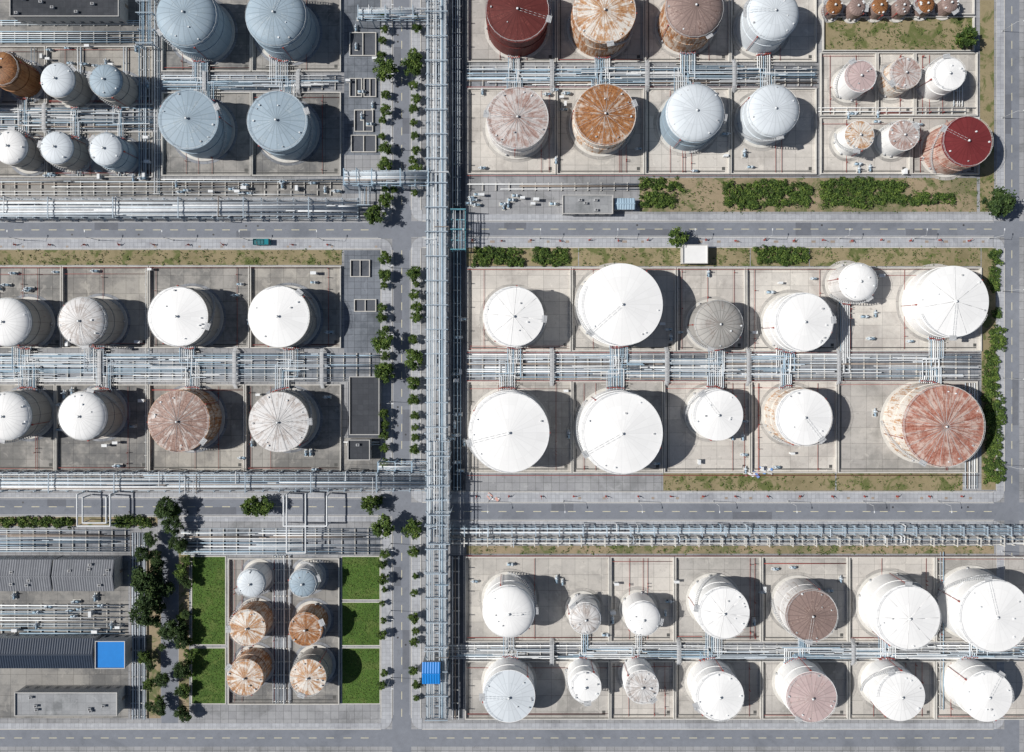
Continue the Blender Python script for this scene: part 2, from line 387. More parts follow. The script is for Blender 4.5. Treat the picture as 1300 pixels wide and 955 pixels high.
def rack(x0,x1,y0,y1,axis='x',z=6.0,levels=1,n=10,step=6.0,fm=4,big=.3,fill=.8,portal=True,tray=True,pn=2):
    b=MB(); a0,a1,c0,c1=X(x0,z),X(x1,z),Y(y1,z),Y(y0,z)
    L=(a1-a0) if axis=='x' else (c1-c0); w=(c1-c0) if axis=='x' else (a1-a0)
    def P(u,v,zz): return (a0+u,c0+v,zz) if axis=='x' else (a0+v,c0+u,zz)
    def B(u0,u1,v0,v1,z0,z1,m):
        p=P(u0,v0,z0); q=P(u1,v1,z1); b.box(p[0],q[0],p[1],q[1],z0,z1,m)
    k=max(1,int(L/step)); st=L/k
    for i in range(k+1):
        u=min(max(i*st,.2),L-.2); pt=portal and i%pn==0
        for v in (.15,w-.15): B(u-.17,u+.17,v-.17,v+.17,0,z+(1.6 if pt else .9),fm)
        if pt: B(u-.16,u+.16,-.25,w+.25,z+1.6,z+1.85,fm)
        for l in range(levels):
            zz=z-l*2.2; B(u-.16,u+.16,-.2,w+.2,zz-.36,zz-.02,fm)
        if i<k and i%3==1:
            b.tube(P(u,.15,.3),P(u+st,.15,z-.4),.07,4,fm)
            b.tube(P(u,.2,z-.5),P(u+st,w-.2,z-.5),.08,4,fm); b.tube(P(u+st,.2,z-.55),P(u,w-.2,z-.55),.08,4,fm)
    for v in (.15,w-.15): B(0,L,v-.1,v+.1,z-.7,z-.42,fm)
    for l in range(levels):
        zz=z-l*2.2
        for i in range(n):
            if random.random()>fill: continue
            v=.5+(w-1.0)*(i+.5)/n+random.uniform(-.08,.08); rr=random.uniform(.09,big)
            m=pick(); u0=0;u1=L
            if random.random()<.25: u0=random.uniform(0,.6)*L
            if random.random()<.25: u1=L-random.uniform(0,.4)*(L-u0)
            if random.random()<.4 and u1-u0>30 and v<w-2:
                um=random.uniform(u0+10,u1-10)
                b.path([P(u0,v,zz+rr),P(um,v,zz+rr),P(um,v,zz+rr+.8),P(um+3,v,zz+rr+.8),P(um+3,v,zz+rr),P(u1,v,zz+rr)],rr,6,m)
            else: b.tube(P(u0,v,zz+rr),P(u1,v,zz+rr),rr,6,m)
    for q in range(int(L/22)):
        u=random.uniform(3,L-3); rr=random.uniform(.1,.18); m=pick(); v0=random.uniform(.5,w*.6)
        b.path([P(u,v0,z+.2),P(u,v0,z+1.15),P(u,w+.5,z+1.15),P(u,w+.5,.4)] if random.random()<.5 else [P(u,w-v0,z+.2),P(u,w-v0,z+1.15),P(u,-.5,z+1.15),P(u,-.5,.4)],rr,6,m)
    if tray:
        for v in (w-.75,w-.4): B(0,L,v-.03,v+.03,z+.93,z+1.05,1)
        q=0.6
        while q<L: B(q-.05,q+.05,w-.72,w-.43,z+.94,z+.97,1); q+=1.2
    return b.obj('pipe_rack',PM)
WAYS=[(593,1036,84,110),(206,434,96,115),(593,1242,449,482),(-100,482,448,485),(566,1440,817,836),(-100,196,137,165)]
for (x0,x1,y0,y1) in WAYS: pipeway(x0,x1,y0,y1)
pipeway(1038,1240,136,148,'x',dens=.6,bed=False)
pipeway(593,812,232,243,'x',dens=.7,bed=False)
pipeway(231,484,670,704,'x',dens=1.15); pipeway(-60,166,672,700,'x',dens=1.0)
pipeway(166,186,676,912,'y',dens=.9); pipeway(197,205,-60,248,'y',dens=.9,bed=False)
pipeway(346,370,704,893,'y',dens=.7); pipeway(184,192,340,598,'y',dens=.8,bed=False)
pipeway(575,586,318,622,'y',dens=.8,bed=False); pipeway(574,586,-60,262,'y',dens=.8,bed=False)
pipeway(573,584,706,912,'y',dens=.7,bed=False)
pipeway(1190,1198,700,900,'y',dens=.6,bed=False)
for y in (766,774,782,790,798): pipeway(0,160,y,y+6,'x',dens=.9,bed=False)
for (x0,x1,y0,y1) in ((0,190,26,34),(0,196,40,56),(0,434,230,240),(206,434,227,230),(437,482,560,566),(0,434,242,249)): pipeway(x0,x1,y0,y1,'x',dens=.9,bed=False)
for (x0,x1,y0,y1) in ((98,106,60,134),(98,106,168,226),(40,46,60,134),(157,164,60,134),(150,160,168,226),(1222,1240,486,620),(1208,1222,110,136),(176,192,60,226)): pipeway(x0,x1,y0,y1,'y',dens=.8,bed=False)
rack(541,568,-60,912,'y',7.0,2,13,4.5,4,.34,.85)
rack(-100,455,252,277,'x',5.0,1,17,6.0,4,.28,.92,pn=4)
rack(437,545,216,236,'x',7.2,1,11,5.0,2,.26,.9)
rack(-100,541,600,624,'x',5.5,2,16,6.0,4,.27,.92,pn=4)
rack(455,560,10,26,'x',6.5,1,8,5.0,4,.25,.9)
rack(573,591,266,318,'y',5.8,1,7,3.5,6,.15,.7)
rack(560,1760,668,679,'x',3.0,1,6,4.4,4,.22,.85,tray=False)
rack(560,1760,682,692,'x',2.2,1,4,4.4,5,.2,.8,tray=False)
rack(455,470,236,262,'y',5.5,1,6,5.0,4,.2,.9)
rack(176,196,-60,58,'y',4.5,1,8,5.0,4,.2,.8)
rack(480,545,586,598,'x',6.4,1,5,5.0,2,.2,.9)
rack(545,571,560,690,'y',8.6,1,7,5.0,4,.2,.5)
for (x0,x1,y0,y1) in ((98,140,628,668),(360,415,630,668),(105,135,632,664),(364,388,628,702)):
    b=MB(); z=5.5
    p=[(X(x0,z),Y(y0,z),z),(X(x0,z),Y(y1,z),z),(X(x1,z),Y(y1,z),z),(X(x1,z),Y(y0,z),z)]
    b.path([(p[0][0],p[0][1],.5)]+p+[(p[3][0],p[3][1],.5)],.28,8,1)
    for q in (p[1],p[2]): b.tube((q[0],q[1],0),(q[0],q[1],z),.15,6,4)
    b.obj('pipe_loop',PM)
# ---------------------------------------------------------------- tanks
ST={
 'white':((.82,.82,.81),(.60,.55,.48),(.70,.66,.60),.08,.08,.05),
 'white2':((.80,.80,.79),(.50,.42,.34),(.66,.62,.56),.25,.14,.12),
 'stain':((.66,.65,.64),(.33,.29,.27),(.48,.44,.41),.60,.35,.3),
 'pinkstain':((.57,.53,.51),(.27,.15,.12),(.42,.32,.29),.66,.4,.3),
 'rustbrown':((.62,.56,.52),(.20,.11,.085),(.36,.25,.21),.82,.5,.35),
 'blue':((.30,.38,.445),(.20,.26,.31),(.38,.45,.49),.5,.25,.25),
 'bluew':((.60,.645,.68),(.40,.455,.50),(.5,.55,.58),.38,.2,.15),
 'grey':((.36,.35,.33),(.20,.18,.17),(.30,.265,.24),.5,.35,.35),
 'darkred':((.12,.03,.027),(.075,.025,.025),(.19,.055,.045),.5,.4,.25),
 'red':((.165,.03,.032),(.10,.025,.025),(.21,.055,.05),.4,.3,.2),
 'brown':((.26,.19,.17),(.15,.09,.075),(.34,.26,.23),.6,.45,.3),
 'pink':((.50,.39,.38),(.34,.20,.18),(.56,.50,.48),.5,.3,.25),
 'rust':((.60,.51,.43),(.20,.075,.025),(.40,.19,.08),.84,.45,.3),
 'rustw':((.72,.68,.62),(.32,.13,.045),(.52,.33,.19),.68,.35,.25),
 'rustdark':((.36,.18,.08),(.13,.055,.025),(.30,.13,.05),.75,.4,.35),
 'rustred':((.58,.44,.38),(.27,.085,.055),(.42,.22,.17),.74,.4,.35),
}
TANKS=[]
def tank(px,py,r,h,style,wall=None,roof='cone',ribs=0,stair=None,rail=True):
    z=h; cx,cy=X(px,z),Y(py,z); R=r*S*(H-z)/H
    sd=random.uniform(0,50); s=ST[style]; w=ST[wall or style]
    nsec=24 if r>28 else 16
    mr=tank_mat('tank_roof_paint',s[0],s[1],s[2],s[3],False,sd,nsec,5.5 if r>30 else 4.0,s[5],s[4])
    mw=tank_mat('tank_wall_paint',w[0],w[1],w[2],w[3]*.85,True,sd+3,12,9.0,w[5]*.8,w[4])
    b=MB(); seg=72 if r>28 else 48
    hr=R*(.12 if roof=='cone' else .30)
    if r>11: b.rev([(R+2.1,0.0),(R+2.08,.10),(R+1.1,.11)],seg,[6,6])
    b.rev([(R+1.1,0.0),(R+1.0,.35),(R,.36)],seg,[2,2])
    b.rev([(R,.3),(R,h-.18),(R+.14,h-.18),(R+.14,h),(R-.02,h+.02)],seg,[1,1,1,1])
    if h>9: b.rev([(R,h*.62),(R+.22,h*.62),(R+.22,h*.62+.12),(R,h*.62+.12)],seg,[1,1,1])
    if roof=='cone':
        b.rev([(R-.02,h+.02),(R*.5,h+.02+hr*.5),(.02,h+hr)],seg,[0,0],dup=False)
    else:
        pr=[]
        for i in range(8):
            a=i/7; pr.append((max(.02,(R-.02)*math.cos(a*math.pi/2)**.85 if a<1 else .02),h+.02+hr*math.sin(a*math.pi/2)))
        b.rev(pr,seg,[0]*7,dup=False)
    def zr(d):
        t=min(1,d/R)
        return h+hr*(1-t) if roof=='cone' else h+hr*math.sqrt(max(0,1-t*t))*.97
    rm=7 if style in('white','white2') and ribs!=7 else 3
    for i in range(ribs):
        a=2*math.pi*i/ribs+sd
        for (d0,d1) in ((.06,.5),(.5,.98)):
            b.tube((R*d0*math.cos(a),R*d0*math.sin(a),zr(R*d0)+.03),(R*d1*math.cos(a),R*d1*math.sin(a),zr(R*d1)+.03),.07,4,rm)
    b.tube((0,0,zr(0)-.2),(0,0,zr(0)+.6),.28,10,4); b.tube((0,0,zr(0)+.6),(0,0,zr(0)+.8),.5,10,4,r1=.15)
    for i in range(random.randint(3,7)):
        a=random.uniform(0,6.28); d=R*random.choice([.85,.88,.78,.5,.9]); q=random.uniform(.18,.36)
        b.tube((d*math.cos(a),d*math.sin(a),zr(d)-.2),(d*math.cos(a),d*math.sin(a),zr(d)+random.uniform(.3,.6)),q,8,random.choice([3,4,4]))
    a0=random.uniform(0,6.28) if stair is None else stair; sp=min(1.9,h*1.25/R); nst=int(h/.42); sgn=random.choice([-1,1])
    for i in range(nst):
        a=a0+sgn*sp*i/nst; zz=.5+(h-.5)*(i+1)/nst
        b.cbox((R+.55)*math.cos(a),(R+.55)*math.sin(a),zz-.06,zz,.85,.34,a,3)
    prev=None
    for i in range(13):
        a=a0+sgn*sp*i/12; zz=.5+(h-.5)*i/12
        p=((R+.97)*math.cos(a),(R+.97)*math.sin(a),zz+1.0); q=((R+.97)*math.cos(a),(R+.97)*math.sin(a),zz)
        b.tube(q,p,.035,4,4)
        if prev: b.tube(prev,p,.04,4,4,cap=False); b.tube((prev[0],prev[1],prev[2]-1.1),(p[0],p[1],p[2]-1.1),.06,4,3,cap=False)
        prev=p
    ae=a0+sgn*sp
    b.cbox((R+.35)*math.cos(ae),(R+.35)*math.sin(ae),h+.03,h+.1,1.9,2.6,ae,3)
    if rail:
        full=random.random()<.75; n=int(R*2.2); arc=2*math.pi if full else 2.4
        prev=None
        for i in range(n+1):
            a=ae-arc/2+arc*i/n; p=((R-.12)*math.cos(a),(R-.12)*math.sin(a),h+1.1)
            b.tube((p[0],p[1],h),p,.035,4,4,cap=False)
            if prev:
                b.tube(prev,p,.04,4,4,cap=False); b.tube((prev[0],prev[1],h+.6),(p[0],p[1],h+.6),.03,4,4,cap=False)
            prev=p
    if random.random()<.4 and r>26:
        for k in range(6):
            d0=R*(.08+.15*k); d1=d0+R*.13
            for o in (-.4,.4):
                ox,oy=-math.sin(ae)*o,math.cos(ae)*o
                b.tube((d0*math.cos(ae)+ox,d0*math.sin(ae)+oy,zr(d0)+.5),(d1*math.cos(ae)+ox,d1*math.sin(ae)+oy,zr(d1)+.5),.04,4,4)
    for i in range(2 if r>22 else 1):
        a=sd+2.6*i
        b.tube(((R+.3)*math.cos(a),(R+.3)*math.sin(a),.3),((R+.3)*math.cos(a),(R+.3)*math.sin(a),h-.5),.1,5,5)
        b.cbox((R+.3)*math.cos(a),(R+.3)*math.sin(a),h-.8,h-.1,.5,.5,a,5)
    for i in range(3):
        a=random.uniform(0,6.28)
        b.tube(((R-.1)*math.cos(a),(R-.1)*math.sin(a),1.0),((R+.6)*math.cos(a),(R+.6)*math.sin(a),1.0),.38,8,3)
    b.obj('storage_tank',[mr,mw,M_WALL,M_GAL,M_STEEL2,M_RED,M_BED if px<560 else CB[3],M_RW],(cx,cy,0))
    TANKS.append((cx,cy,R))
M_RW=plain('rib_white',(.70,.70,.69),.6,.1,.5)
tank(238,21,39,12.5,'blue','blue','dome'); tank(351,21,39,12.5,'blue','blue','dome')
tank(239,152,38,12.5,'blue','blue'); tank(352,154,38,12.5,'blue','blue')
tank(4,88,22,12,'rustdark','rustdark','dome'); tank(74,102,22,11,'bluew','grey','dome'); tank(135,103,21,11,'blue','grey','dome')
tank(14,187,22,10,'white2','grey','dome'); tank(73,188,21,10,'bluew','grey','dome'); tank(135,190,21,10,'bluew','blue','dome')
tank(657,14,40,13,'darkred','darkred'); tank(767,15,40,13,'rustw','rust'); tank(881,12,37,13,'brown','rust','dome'); tank(981,18,33,12.5,'bluew','bluew','dome')
tank(657,150,39,11,'pinkstain','stain','cone',12); tank(768,146,39,11.5,'rust','rustw','cone',12); tank(882,144,37,11.5,'bluew','blue','dome'); tank(981,141,33,11,'bluew','bluew','dome')
tank(1092,97,20,9,'pink','white2'); tank(1149,93,20,9.5,'pinkstain','rustw'); tank(1204,94,21,10,'white','white2')
tank(1091,172,18.5,8.5,'rustw','white2'); tank(1147,172,19,8.5,'pinkstain','white2'); tank(1227,180,32,12,'red','rustred')
for i,(x,y) in enumerate(((1059,8),(1088,9),(1117,8),(1146,8),(1176,6),(1206,5))): tank(x,y,10.5,4.5,'brown' if i%2 else 'rustdark','brown','dome',rail=False)
tank(652,402,38,13,'white','white','cone',8); tank(789,387,52,15,'white','white','cone',0,stair=2.6); tank(912,412,31,9,'grey','grey','dome')
tank(1020,409,37,11.5,'white','white2'); tank(1089,358,24,9,'white','stain','dome'); tank(1210,383,45,10.5,'white','white2','cone',7)
tank(646,549,51,15,'white','white','cone',0); tank(789,550,52,15,'white','white','cone',0,stair=2.4); tank(911,527,32,9.5,'white','white2'); tank(1020,530,36,11.5,'white','rustw')
tank(1197,541,52,13,'rustred','rustw','cone',20)
for (x,y,r_,s,w) in ((10,409,31,'white2','grey'),(106,408,31,'stain','grey'),(226,402,38,'white','grey'),(354,402,39,'white','grey'),
                 (10,528,31,'white2','grey'),(106,528,31,'white2','grey'),(227,535,39,'rustbrown','rust'),(354,536,38,'stain','grey')):
    tank(x,y,r_,11,s,w,'dome' if r_==31 else 'cone',14 if s!='white' else 0)
tank(646,776,33,12,'white','white2','dome'); tank(743,785,20,9,'stain','white2','dome'); tank(816,785,22,9,'white','white2','dome')
tank(918,778,33,12,'white','white2','cone',8); tank(1030,781,33,12,'brown','stain','cone'); tank(1152,784,41,12.5,'white','white','cone',8); tank(1262,782,46,13,'white','white','cone')
for (x,y,r_,s) in ((646,884,33,'bluew'),(743,872,20,'white'),(815,872,21,'stain'),(913,884,31,'white'),(1030,885,32,'pink'),(1143,884,31,'white2'),(1253,884,32,'white')):
    tank(x,y,r_,11,s,'white2')
tank(319,740,18,8,'bluew','stain','dome'); tank(385,740,18,8,'blue','stain','dome'); tank(314,797,23,9,'rustw','rust'); tank(388,799,21,9,'rust','rust','cone'); tank(311,860,23,10,'rustw','rust'); tank(391,860,23,10,'rustw','grey')
for (x,y) in ((-75,409),(-75,528),(-60,100)): tank(x,y,30,11,'white2','grey')
for (x,y) in ((1390,780),(1385,384),(1390,541)): tank(x,y,42,12,'white','white2')
# ---------------------------------------------------------------- feed piping
for (cx,cy,R) in TANKS:
    best=None
    for (x0,x1,y0,y1) in WAYS:
        if X(x0)<cx<X(x1):
            yc=(Y(y0)+Y(y1))/2; d=abs(yc-cy)
            if d<38 and (best is None or d<best[0]): best=(d,Y(y0),Y(y1),X(x0),X(x1))
    if not best: continue
    d,ya,yb,xa,xb=best; dr=1 if ya>cy else -1
    b=MB(); n=random.randint(7,11) if R>8 else random.randint(4,6)
    off=random.uniform(-.25,.25)*R; gp=random.uniform(.62,.78)
    for i in range(n):
        xx=cx+off+(i-n/2)*gp; ys=cy+dr*(math.sqrt(max(1,R*R-(xx-cx)**2))-.2)
        lane=random.uniform(min(ya,yb)+.8,max(ya,yb)-.6); m=random.choice([0,1,1,2]); rr=random.choice([.12,.15,.18,.22]); zz=1.5+random.uniform(-.05,.15)
        xe=xx+random.choice([-1,1])*random.uniform(3,22); xe=min(max(xe,xa+1),xb-1)
        b.path([(xx,ys,1.0),(xx,ys+dr*1.6,1.0),(xx,ys+dr*1.6,zz),(xx,lane,zz),(xe,lane,zz+.0),(xe,lane,.6)],rr,6,m)
        yv=ys+dr*random.uniform(.7,1.3)
        b.cbox(xx,yv,.6,1.5,.5,.4,0,random.choice([7,2,4])); b.tube((xx,yv,1.5),(xx,yv,2.0),.06,5,4); b.tube((xx,yv,2.0),(xx,yv,2.06),.24,8,7)
    for k in range(3):
        yy=cy+dr*(R+2+k*2.2)
        if (yy-ya)*dr<0: b.box(cx+off-n*.5,cx+off+n*.5,yy-.12,yy+.12,0,1.1,5)
    b.obj('tank_feed_piping',PM)
def crossover(px,y0,y1,w=1.4):
    b=MB(); cx=X(px); a,c=Y(y1)-.5,Y(y0)+.5
    b.box(cx-w/2,cx+w/2,a,c,2.0,2.1,0)
    for yy,sg in ((a,-1),(c,1)):
        for i in range(7):
            zz=2.0-.28*i; p=yy+sg*(.15+.28*i); b.box(cx-w/2+.02,cx+w/2-.02,p-.13,p+.13,zz-.05-.02,zz-.02,0)
    for sx in (-w/2,w/2):
        b.tube((cx+sx,a,3.1),(cx+sx,c,3.1),.04,4,1)
        for i in range(7):
            yy=a+(c-a)*i/6; b.tube((cx+sx,yy,0 if i in(0,6) else 2),(cx+sx,yy,3.1),.04,4,1)
        b.tube((cx+sx,a,3.1),(cx+sx,a-2,1.1),.04,4,1); b.tube((cx+sx,c,3.1),(cx+sx,c+2,1.1),.04,4,1)
    b.obj('walkway_bridge',[M_GAL,M_STEEL2])
for (x,a,c) in ((700,449,482),(845,449,482),(1062,449,482),(948,449,482),(130,448,485),(300,448,485),(410,448,485),(700,84,110),(820,84,110),(930,84,110),(262,96,115),(380,96,115),(700,817,836),(860,817,836),(1080,817,836),(60,137,165)): crossover(x,a,c)
walls.obj('bund_wall',[M_WALL])
for (x0,x1,y) in ((593,1240,342.5),(593,1240,603),(593,1036,224),(590,1330,704.8),(-100,434,340.5),(-100,434,599),(593,1036,112),(593,1240,447.6),(593,1240,483.4)):
    reds.tube((X(x0),Y(y),1.15),(X(x1),Y(y),1.15),.09,5,0)
reds.obj('fire_water_piping',[M_RED])
# ---------------------------------------------------------------- equipment
b=MB(); b.box(-1.3,1.3,-.6,.6,0,.25,0); b.tube((-1.0,0,.75),(.1,0,.75),.38,8,1); b.tube((.25,0,.75),(.9,0,.75),.5,8,2); b.tube((.1,0,.75),(.3,0,.75),.12,6,3)
b.tube((.6,0,.9),(.6,0,2.0),.14,6,2); b.tube((.9,0,.75),(1.6,0,.75),.16,6,2); b.box(-.8,-.3,.3,.55,.6,1.0,3)
pump=b.mesh('pump_skid',[M_WALL,M_STEEL3,M_STEEL,M_DARK])
def scat(name,me,rect,n,sc=(1,1.3)):
    for i in range(n):
        for t in range(20):
            x=X(random.uniform(rect[0],rect[2])); y=Y(random.uniform(rect[1],rect[3]))
            if all((x-c[0])**2+(y-c[1])**2>(c[2]+3.2)**2 for c in TANKS): break
        else: continue
        inst(name,me,(x,y,.02),random.choice([0,1.5708,3.1416]),random.uniform(*sc))
PR=((5,60,190,134,14),(210,228,430,248,12),(2,755,158,812,12),(441,20,480,190,7),(594,246,705,264,12),(5,170,190,228,12),(573,330,590,600,10),(1050,140,1230,220,8),(600,113,1030,222,12),(600,345,1235,440,12),(600,490,1235,598,12),(600,710,1270,812,14),(0,342,430,440,12),(0,490,430,596,12))
for q in PR: scat('pump_skid',pump,q[:4],q[4])
b=MB(); b.box(-.8,.8,-.4,.4,0,.15,0); b.box(-.7,.7,-.3,.3,.15,1.7,1); b.box(-.8,.8,-.42,.42,1.7,1.78,1); b.box(-.02,.02,-.31,-.3,.2,1.65,2)
cab=b.mesh('electrical_cabinet',[M_WALL,M_STEEL2,M_DARK])
for q in PR: scat('electrical_cabinet',cab,q[:4],max(2,q[4]//3),(1,1.4))
b=MB()
for (x0,y0,x1,y1) in ((444,42,478,72),(444,100,460,124),(462,100,478,124),(450,140,474,168),(446,172,478,194),(445,330,470,352),(450,380,478,396)):
    a,c,d,e=X(x0),X(x1),Y(y1),Y(y0); t=.3;h=.7
    b.box(a,c,d,d+t,0,h); b.box(a,c,e-t,e,0,h); b.box(a,a+t,d+t,e-t,0,h); b.box(c-t,c,d+t,e-t,0,h); b.box(a+t,c-t,d+t,e-t,0,.1,1)
    b.box((a+c)/2-.15,(a+c)/2+.15,d+t,e-t,.1,.6,0)
b.obj('concrete_basin',[M_WALL,M_ASPHD_SHADE])
b=MB(); b.tube((0,0,0),(0,0,.9),.16,8,0); b.tube((0,0,.9),(0,0,1.05),.2,8,0,r1=.1); b.tube((-.35,0,.65),(.35,0,.65),.09,6,0); b.tube((0,0,1.0),(.7,0,1.5),.09,6,0,r1=.06); b.cbox(0,0,0,.06,.5,.5,0,0)
hyd=b.mesh('fire_hydrant',[M_RED])
for i in range(18): inst('fire_hydrant',hyd,(X(600+i*37),Y(306 if i%2 else 305),.12),random.random()*6,1.2)
for i in range(16): inst('fire_hydrant',hyd,(X(605+i*41),Y(630),.12),random.random()*6,1.2)
for i in range(10): inst('fire_hydrant',hyd,(X(20+i*44),Y(311),.12),random.random()*6,1.2)
b=MB(); b.tube((0,0,0),(0,0,8),.11,8,0,r1=.06); b.tube((0,0,7.9),(1.8,0,8.4),.05,6,0); b.cbox(2.1,0,8.32,8.46,.8,.28,0,1); b.cbox(0,0,0,.3,.5,.5,0,0)
lamp=b.mesh('street_lamp',[M_GAL,M_STEEL2])
for x in range(30,480,95): inst('street_lamp',lamp,(X(x),Y(305),.12),math.pi/2)
for x in range(590,1260,95): inst('street_lamp',lamp,(X(x),Y(303),.12),math.pi/2)
for x in range(620,1260,95): inst('street_lamp',lamp,(X(x),Y(636),.12),-math.pi/2)
for y in list(range(20,270,85))+list(range(340,600,85))+list(range(690,900,85)): inst('street_lamp',lamp,(X(496),Y(y),.12),0)
for y in range(40,900,110): inst('street_lamp',lamp,(X(1272),Y(y),.12),0)
b=MB()
for x in list(range(598,1250,24)):
    if random.random()<.7:
        q=random.uniform(.9,1.8); b.box(X(x),X(x)+q,Y(308.5),Y(305.5),.12,.15,0)
for x in range(610,1250,31):
    if random.random()<.6: b.box(X(x),X(x)+1.1,Y(634),Y(631),.12,.15,0)
for x in range(0,480,28):
    if random.random()<.5: b.box(X(x),X(x)+.9,Y(314.5),Y(312),.12,.15,0)
b.obj('drain_grate',[M_STEEL4])
# ---------------------------------------------------------------- buildings
M_GLASS=plain('window_glass',(.05,.07,.09),.1,.1,1,spec=.6)
M_RENDER=plain('wall_render',(.50,.49,.47),.85,.15,.5)
M_RGREY=ground_mat('roof_grey',(.22,.23,.25),(.15,.16,.17),.7,(1.0,60),jd=.35,fine=.3)
M_RGREY2=ground_mat('roof_grey_light',(.33,.34,.35),(.20,.21,.215),.6,(3,3),jd=.3,fine=.3)
M_RDARK=ground_mat('roof_dark',(.065,.07,.08),(.045,.05,.058),.5,(2,2),jd=.3,fine=.5)
M_RNAVY=plain('roof_navy',(.022,.035,.06),.55,.35,.6)
M_RBLUE=plain('roof_blue',(.015,.20,.58),.4,.12,.6)
M_RWHITE=plain('roof_white',(.75,.75,.74),.6,.08,.5)
def building(name,x0,y0,x1,y1,h,roof,kind='flat',units=0):
    a,c,d,e=X(x0,h),X(x1,h),Y(y1,h),Y(y0,h); cx,cy=(a+c)/2,(d+e)/2; w,l=(c-a)/2,(e-d)/2
    o=empty(name,(cx,cy,0))
    b=MB(); b.box(-w+.2,w-.2,-l+.2,l-.2,0,h-.02,0); b.obj('walls',[M_RENDER],parent=o)
    b=MB()
    if kind=='flat':
        b.box(-w,w,-l,l,h,h+.25,0)
        for (p,q,s_,t_) in ((-w,w,-l,-l+.25),(-w,w,l-.25,l),(-w,-w+.25,-l+.25,l-.25),(w-.25,w,-l+.25,l-.25)): b.box(p,q,s_,t_,h+.25,h+.75,1)
    else:
        rh=l*.2; n=int(2*w/.9)
        for i in range(n):
            u0=-w+2*w*i/n; u1=-w+2*w*(i+.5)/n; u2=-w+2*w*(i+1)/n
            for sg in (-1,1):
                P=lambda u,t,dz:(u,sg*l*(1-t)*1.03,h+rh*t+dz)
                for (ua,ub,za,zb) in ((u0,u1,0,.14),(u1,u2,.14,0)):
                    q=[P(ua,0,za),P(ub,0,zb),P(ub,1,zb),P(ua,1,za)]
                    if sg>0:q=q[::-1]
                    b.quad(*q,0)
        b.box(-w,w,-.2,.2,h+rh+.05,h+rh+.2,0)
        for sx in (-w+.1,w-.1):
            b.poly([(sx-.1,-l),(sx+.1,-l),(sx+.1,l),(sx-.1,l)],h-.1,h+.02,1)
    b.obj('roof',[roof,M_RENDER],parent=o)
    b=MB(); n=max(1,int(2*w/3.5))
    for i in range(n):
        u=-w+2*w*(i+.5)/n
        for sg in (-1,1):
            yy=sg*(l-.2); b.box(u-.7,u+.7,yy-.04,yy+.04,1.0,min(h-.5,2.4),0)
    b.obj('windows',[M_GLASS],parent=o)
    b=MB(); b.box(w-.24,w-.14,-.6,.6,0,2.1,0); b.obj('door',[M_STEEL4],parent=o)
    if units:
        b=MB()
        for i in range(units):
            u=random.uniform(-w+1,w-1); v=random.uniform(-l+1,l-1); zz=h+.25 if kind=='flat' else h+.3
            b.box(u-.6,u+.6,v-.45,v+.45,zz,zz+.9,0); b.tube((u,v,zz+.9),(u,v,zz+1.0),.35,8,1)
        b.obj('roof_units',[M_GAL,M_DARK],parent=o)
    return o
building('control_building',714,248,778,272,4,M_RGREY2,'flat',4)
building('guard_house',866,311,898,335,3.5,M_RWHITE,'flat')
building('warehouse',-30,711,66,750,6,M_RGREY,'gable',5); building('warehouse',68,711,145,750,6,M_RGREY,'gable',6)
building('pump_house',-30,811,120,848,5.5,M_RNAVY,'gable'); building('pump_house',122,813,160,848,5.5,M_RBLUE,'flat')
building('blue_roof_shed',536,841,559,868,8.8,M_RBLUE,'gable')
building('workshop_building',14,-22,152,22,6,M_RDARK,'flat',14)
building('electrical_substation',442,558,470,584,4,M_RDARK,'flat',1)
building('electrical_substation',444,478,482,552,3,M_RDARK,'flat',0)
building('analyser_shelter',780,252,806,266,3,M_STEEL3,'gable')
building('office_building',20,878,150,908,5,M_RGREY2,'flat',6)
def truck(px,py):
    o=empty('cargo_truck',(X(px),Y(py),.12))
    M_T=plain('truck_teal',(.01,.20,.24),.35,.1,2); M_TY=plain('tyre',(.02,.02,.02),.9)
    b=MB(); b.box(-3.2,3.0,-.5,.5,.55,.8,0); b.obj('chassis',[M_DARK],parent=o)
    b=MB(); b.box(-3.2,1.2,-1.15,1.15,.85,1.0,0)
    for (p,q,s_,t_) in ((-3.2,1.2,-1.15,-1.05),(-3.2,1.2,1.05,1.15),(-3.2,-3.1,-1.05,1.05),(1.1,1.2,-1.05,1.05)): b.box(p,q,s_,t_,1.0,1.75,0)
    b.obj('cargo_bed',[M_T],parent=o)
    b=MB()
    for i in range(3): b.box(-2.9+i*1.3,-1.8+i*1.3,-.85,.8,1.0,1.5+.1*i,0)
    b.obj('cargo',[plain('cargo_cover',(.04,.15,.17),.8,.3,3)],parent=o)
    b=MB(); k=[(1.35,.7),(3.2,.7),(3.2,1.5),(2.85,2.25),(1.35,2.3)]
    n=len(k)
    for s_ in (-1.08,1.08):
        pts=[(p[0],s_,p[1]) for p in k]; i0=len(b.v); b.v+=pts; f=tuple(i0+i for i in range(n)); b.f.append(f if s_<0 else f[::-1]); b.m.append(0); b.s.append(False)
    for i in range(n):
        j=(i+1)%n; b.quad((k[i][0],-1.08,k[i][1]),(k[i][0],1.08,k[i][1]),(k[j][0],1.08,k[j][1]),(k[j][0],-1.08,k[j][1]),1 if i==2 else 0)
    b.obj('cab',[M_T,M_GLASS],parent=o)
    b=MB()
    for x in (-2.2,-1.2,2.3):
        for s_ in (-1,1): b.tube((x,s_*.75,.45),(x,s_*1.1,.45),.45,14,0)
    b.obj('wheels',[M_TY],parent=o)
truck(334,308)
